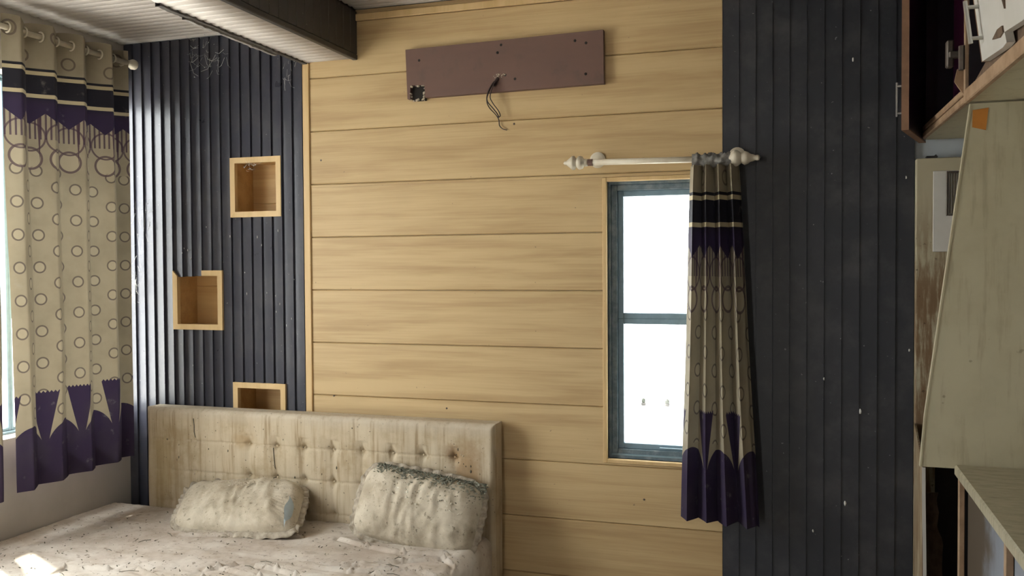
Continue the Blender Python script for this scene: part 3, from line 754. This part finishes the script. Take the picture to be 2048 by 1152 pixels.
# ------------------------------------------------------------------ right-hand cupboards (front line turned 1.5 degrees)
CA = .027; CB = Vector((2.695, -.0005, 2.07))
uc = bpy.data.objects.new('wall_cabinet', None); COL.objects.link(uc); uc.location = CB; uc.rotation_euler = (0, 0, CA)
tag(uc, 'dark open wall cabinet with brown-edged door ajar and a broken white door', 'cabinet')
WO['wall_cabinet'] = Vector((0, 0, 0))
def uv_(m, n, mat, par=uc): 
    o = m.build(n, mat, par, origin=(0, 0, 0)); return recalc(o)
H = .655; Lb = 2.4
uv_(MB().box(.004, -Lb, .0, .55, -.001, .020), 'bottom_board', M['cream'])
uv_(MB().bbox(-.012, -.86, -.006, .004, -.02, .016, .003), 'bottom_lip', M['palewood'])
uv_(MB().bbox(-.012, -.86, .020, .004, -.02, .040, .003), 'bottom_lip', M['palewood'])
uv_(MB().bbox(-.014, -Lb, -.008, .0035, -.875, .030, .003), 'bottom_lip', M['palewood'])
uv_(MB().box(.004, -Lb, H-.02, .55, -.001, H), 'top_board', M['darklam'])
uv_(MB().box(.004, -.020, .020, .55, -.001, H-.02), 'side_board', M['darklam'])
uv_(MB().box(.53, -Lb, .020, .55, -.020, H-.02), 'back_board', M['darklam'])
uv_(MB().box(.0, -.880, .020, .53, -.862, H-.02), 'partition', M['darklam'])
uv_(MB().bbox(-.012, -.878, .012, .0, -.862, H-.02, .002), 'partition_edge', M['palewood'])
uv_(MB().box(.004, -.862, .020, .02, -.30, H-.02) if False else MB().box(.10, -.60, .021, .118, -.045, H-.025), 'inner_board', M['maroon'])
# door ajar
a = math.atan2(.11, .385); dl = .40; dx, dy = -math.sin(a), -math.cos(a); px, py = -dy, dx
def dpt(s, t, z): return (dx*s+px*t-.002, -.02+dy*s+py*t, z)
def dbox(s0, s1, t0, t1, z0, z1):
    m = MB(); v = [dpt(s, t, z) for z in (z0, z1) for s, t in ((s0, t0), (s1, t0), (s1, t1), (s0, t1))]; m.v = v
    m.f = [(0, 3, 2, 1), (4, 5, 6, 7), (0, 1, 5, 4), (1, 2, 6, 5), (2, 3, 7, 6), (3, 0, 4, 7)]; return m
door = uv_(dbox(0, dl-.002, -.011, .011, -.01, H-.02), 'door', M['darklam'])
uv_(dbox(dl-.002, dl, -.012, .012, -.012, H-.02), 'door_edge', M['brownwood'], door)
uv_(dbox(0, dl, -.012, .012, -.014, -.010), 'door_edge', M['brownwood'], door)
hz0, hz1 = .055, .150
m = MB(); m.tube([dpt(dl-.06, .012, hz0), dpt(dl-.06, .036, hz0), dpt(dl-.06, .036, hz0)], .005, 8); m.tube([dpt(dl-.06, .012, hz1), dpt(dl-.06, .036, hz1)], .005, 8); m.tube([dpt(dl-.06, .036, hz0-.015), dpt(dl-.06, .036, hz1+.015)], .0045, 8)
# handle sits on the room side of the door
m2 = MB(); m2.tube([dpt(dl-.06, -.012, hz0), dpt(dl-.06, -.036, hz0)], .005, 8); m2.tube([dpt(dl-.06, -.012, hz1), dpt(dl-.06, -.036, hz1)], .005, 8); m2.tube([dpt(dl-.06, -.036, hz0-.012), dpt(dl-.06, -.036, hz1+.012)], .0045, 8)
uv_(m2, 'handle', M['steel'], door)
# broken concealed hinge on the partition
m = MB(); m.bbox(-.055, -.85, .105, -.035, -.82, .185, .004); m.bbox(-.05, -.86, .13, -.012, -.835, .15, .003); m.tube([(-.016, -.868, .09), (-.016, -.868, .16)], .011, 8); uv_(m, 'broken_hinge', M['rust'])
m = MB(); m.prism([(-.010, .02), (-.006, .10), (-.028, .095), (-.035, .06)], 1, -.858, -.850); uv_(m, 'splintered_wood', M['palewood'])
# white door hanging askew
th = math.radians(7)
def wpt(s, x, z): return (x-z*.13, -1.0-s, .085+z-s*.085)
def wprism(poly, x0, x1):
    m = MB(); k = len(poly); m.v = [wpt(s, x0, z) for s, z in poly]+[wpt(s, x1, z) for s, z in poly]
    m.f = [tuple(range(k)), tuple(range(2*k-1, k-1, -1))]+[(i, k+i, k+(i+1) % k, (i+1) % k) for i in range(k)]; return m
wd = uv_(wprism([(.19, -.022), (.414, -.018), (.455, -.012), (.448, .013), (.60, .012), (1.0, .03), (1.0, .56), (.19, .56)], -.030, -.012), 'white_door', M['whitelam'])
uv_(wprism([(.186, -.023), (.1895, -.023), (.1895, .56), (.186, .56)], -.031, -.011), 'door_edge', M['brownwood'], wd)
m = MB()
for z in (.033, .112): m.tube([wpt(.235, -.030, z), wpt(.235, -.060, z)], .005, 8)
m.tube([wpt(.235, -.060, .020), wpt(.235, -.060, .128)], .0055, 8)
uv_(m, 'handle', M['steel'], wd)
uv_(wprism([(.34, .012), (.40, .027), (.447, .028), (.447, .013), (.41, .006)], -.034, -.0302), 'torn_veneer', M['torn'], wd)
uv_(wprism([(.46, .12), (.51, .12), (.487, .060)], -.034, -.0302), 'torn_veneer', M['torn'], wd)
uv_(MB().prism([(-.96, .03), (-1.9, .02), (-1.9, .07), (-1.2, .075)], 0, -.005, .003), 'broken_front', M['torn'])

# cream partition sheet with its slanting edge
YP = -.85
cp = thing('partition_sheet', (2.9, YP, .99), 'tall cream laminate sheet with slanting left edge above the counter', 'panel')
poly = [(2.730, 2.064), (2.708, 1.89), (2.655, 1.48), (2.612, 1.14), (2.600, .987), (3.295, .987), (3.295, 2.064)]
recalc(MB().prism(poly, 1, YP, YP+.016).build('sheet', M['cream'], cp))
ed = [(2.730, 2.064), (2.708, 1.89), (2.655, 1.48), (2.612, 1.14), (2.600, .987)]
recalc(MB().prism(ed+[(x-.004, z) for x, z in ed[::-1]], 1, YP-.002, YP+.018).build('edge_band', M['cream'], cp))
MB().prism([(2.733, 2.045), (2.775, 2.050), (2.768, 1.985), (2.732, 1.995)], 1, YP-.0015, YP-.0002).build('orange_tape', M['orange'], cp)
# stained panel standing against the wall behind
sp = thing('stained_panel', (2.8, -.03, 0), 'water-stained cream panel with white plate beside the right black slats', 'panel')
MB().bbox(2.670, -.045, 0, 3.0, -.0005, 1.995, .003).build('sheet', M['stained'], sp)
MB().bbox(2.728, -.049, 1.64, 2.86, -.0455, 1.945, .0015).build('white_plate', M['whitelam'], sp)
m = MB(); frame_rect(m, 1, 2.772, 2.822, 1.775, 1.942, .007, -.058, -.0495); vent = m.build('metal_fitting', M['rust'], sp)
MB().box(2.779, -.0525, 1.782, 2.815, -.0495, 1.935).build('back_plate', M['steel'], vent)
for i in range(4): MB().bbox(2.781+i*.009, -.057, 1.783, 2.786+i*.009, -.0528, 1.934, .001).build('bar', M['rust'], vent)
m = MB(); m.bbox(2.705, -.04, 1.9955, 2.745, -.01, 2.004, .002); m.blob((2.74, -.025, 2.006), .005, 3); tag(m.build('dark_clip', M['darkboard']), 'small dark clip on top of the stained panel', 'clip')
# base unit: counter, posts, fronts, broken cavity
bu = thing('base_cabinet', (2.9, -1.6, 0), 'damaged grey counter unit with dark broken opening under the cream sheet', 'cabinet')
def quad(m, pts, z0, z1): 
    k = len(m.v); n = len(pts); m.v += [(x, y, z0) for x, y in pts]+[(x, y, z1) for x, y in pts]
    m.f += [tuple(k+i for i in range(n)), tuple(k+n+i for i in range(n))]+[(k+i, k+(i+1) % n, k+n+(i+1) % n, k+n+i) for i in range(n)]; return m
recalc(quad(MB(), [(2.668, -.048), (2.674, -.048), (2.610, -.85), (2.604, -.85)], 0, .984).build('side_panel', M['stained'], bu))
def curl(a, b): 
    z = .985*(1-b); x = 2.602+.012*math.sin(b*5)*b+a*.010; return Vector((x, -.852-.004*math.sin(b*4), z))
MB().grid(curl, 1, 20).build('peeling_edge_band', M['whitelam'], bu)
MB().box(2.69, -.46, 0, 3.295, -.44, .984).build('inner_board', M['darkboard'], bu)
def torn(a, b):
    z = .30+.55*b; w = .075*(1-.4*b)+.02*mn.noise(Vector((b*8, 0, 2))); x = 2.635+a*w; return Vector((x, -.60+.02*mn.noise(Vector((a*2, b*6, 4))), z))
tb = MB().grid(torn, 6, 26).build('torn_board', M['torn'], bu); tb.modifiers.new('thick', 'SOLIDIFY').thickness = .008
MB().bbox(2.700, -.875, 0, 2.716, -.852, .984, .002).build('post', M['palewood'], bu)
MB().bbox(2.705, -1.49, 0, 2.723, -1.47, .966, .002).build('post', M['palewood'], bu)
MB().box(2.724, -1.469, .02, 2.738, -.876, .966).build('front_panel', M['greyfront'], bu)
MB().box(2.724, -2.6, .02, 2.738, -1.491, .966).build('front_panel', M['greyfront'], bu)
MB().box(2.74, -2.6, 0, 2.755, -.876, .966).build('back_lining', M['darkboard'], bu)
ct = MB().bbox(2.690, -2.62, .967, 3.295, -.8525, .999, .005).build('countertop', M['counter']); tag(ct, 'worn cream stone worktop in front of the cream sheet', 'worktop')

# ------------------------------------------------------------------ cobwebs and specks
def web(c, n, sx, sz, label, seed, sy=.02, r=.0006, down=.0):
    random.seed(seed); m = MB(); c = Vector(c)
    for i in range(n):
        p = c+Vector((random.gauss(0, sx), -abs(random.gauss(0, sy)), random.gauss(0, sz))); q = p+Vector((random.gauss(0, sx)*.8, random.gauss(0, sy)*.5, random.gauss(0, sz)*.8-down))
        mid = (p+q)/2+Vector((0, -.004, -.25*(p-q).length))
        for v in (p, q, mid): v.y = min(v.y, -.0135)
        m.tube([p, mid, q], random.uniform(.5, 1.4)*r, 3, False)
        if random.random() < .4: m.blob(tuple(mid), random.uniform(.0015, .004), i, 4, 3)
    o = m.build('cobweb', M['web']); o['kind'] = 'stuff'; return tag(o, label, 'cobweb')
web((-.52, -.02, 2.64), 42, .05, .045, 'dusty cobweb hanging from the ceiling above the left black slats', 11, .02, .0006, .02)
web((-.06, -.02, 2.50), 14, .02, .03, 'small cobweb under the beam corner beside the wood strip', 12)
web((-.975, -.02, 1.50), 34, .020, .06, 'bright cobweb tangle on the slats beside the curtain', 13, .012)
web((-.27, -.02, 2.085), 16, .020, .012, 'small cobweb tuft inside the highest niche', 14)
web((-.93, -.02, 1.85), 20, .03, .10, 'thin cobweb threads on the slats near the curtain top', 15, .012)
random.seed(3)
for i, (x, z, r) in enumerate(((2.445, 2.394, .007), (2.476, 1.016, .0085), (2.421, .648, .008), (2.341, 1.14, .0055), (2.638, 1.928, .005), (2.652, 1.261, .005), (2.301, .528, .006))):
    MB().blob((x, -.0105, z), (r*.7, .004, r*1.4), i, 8, 6).build('speck', M['dropping'], wall_back, True)
for i in range(26):
    x = random.uniform(-.7, -.05); z = random.uniform(1.0, 1.8)
    if any(a-.02 < x < b+.02 and c-.02 < z < d+.02 for a, b, c, d in NICH): continue
    MB().blob((x, -.011, z), (.002, .002, random.uniform(.003, .009)), i, 6, 4).build('speck', M['dropping'], wall_back, True)
m = MB()
for i in range(8): m.blob((.955+.06, -.002, 1.9), .001, i, 4, 3)
# plank marks
for x, z in ((1.05, 2.22), (.72, .95), (.145, .985), (1.62, .60), (.09, 2.1)): lathe(MB(), (x, .0002, z), (0, -1, 0), [(0, 0), (0, .005), (.002, .004), (.0025, 0)], 7).build('nail', M['rust'], wall_back)

# ------------------------------------------------------------------ outside
struct(MB().box(-80, -80, -6.2, 80, 120, -6.0).build('ground', M['concrete']))
nb = thing('neighbouring_roof', (-2, 30, -6), 'pale flat roof terrace seen far below through the narrow window', 'building')
MB().box(-12, 27.5, -6, 8, 40, -3.42).build('roof_block', M['concrete'], nb)
for x, lab in ((-3.145, 'left of two small dark shrubs on the far roof edge'), (-2.313, 'right of two small dark shrubs on the far roof edge')):
    t = thing('potted_shrub', (x, 28, -3.42), lab, 'shrub', 'shrubs on the far roof')
    lathe(MB(), (x, 28, -3.42), (0, 0, 1), [(0, 0), (0, .08), (.10, .10), (.10, 0)], 10).build('pot', M['potclay'], t)
    MB().blob((x, 28, -3.25), (.10, .10, .11), x, 9, 6).build('foliage', M['shrub'], t)
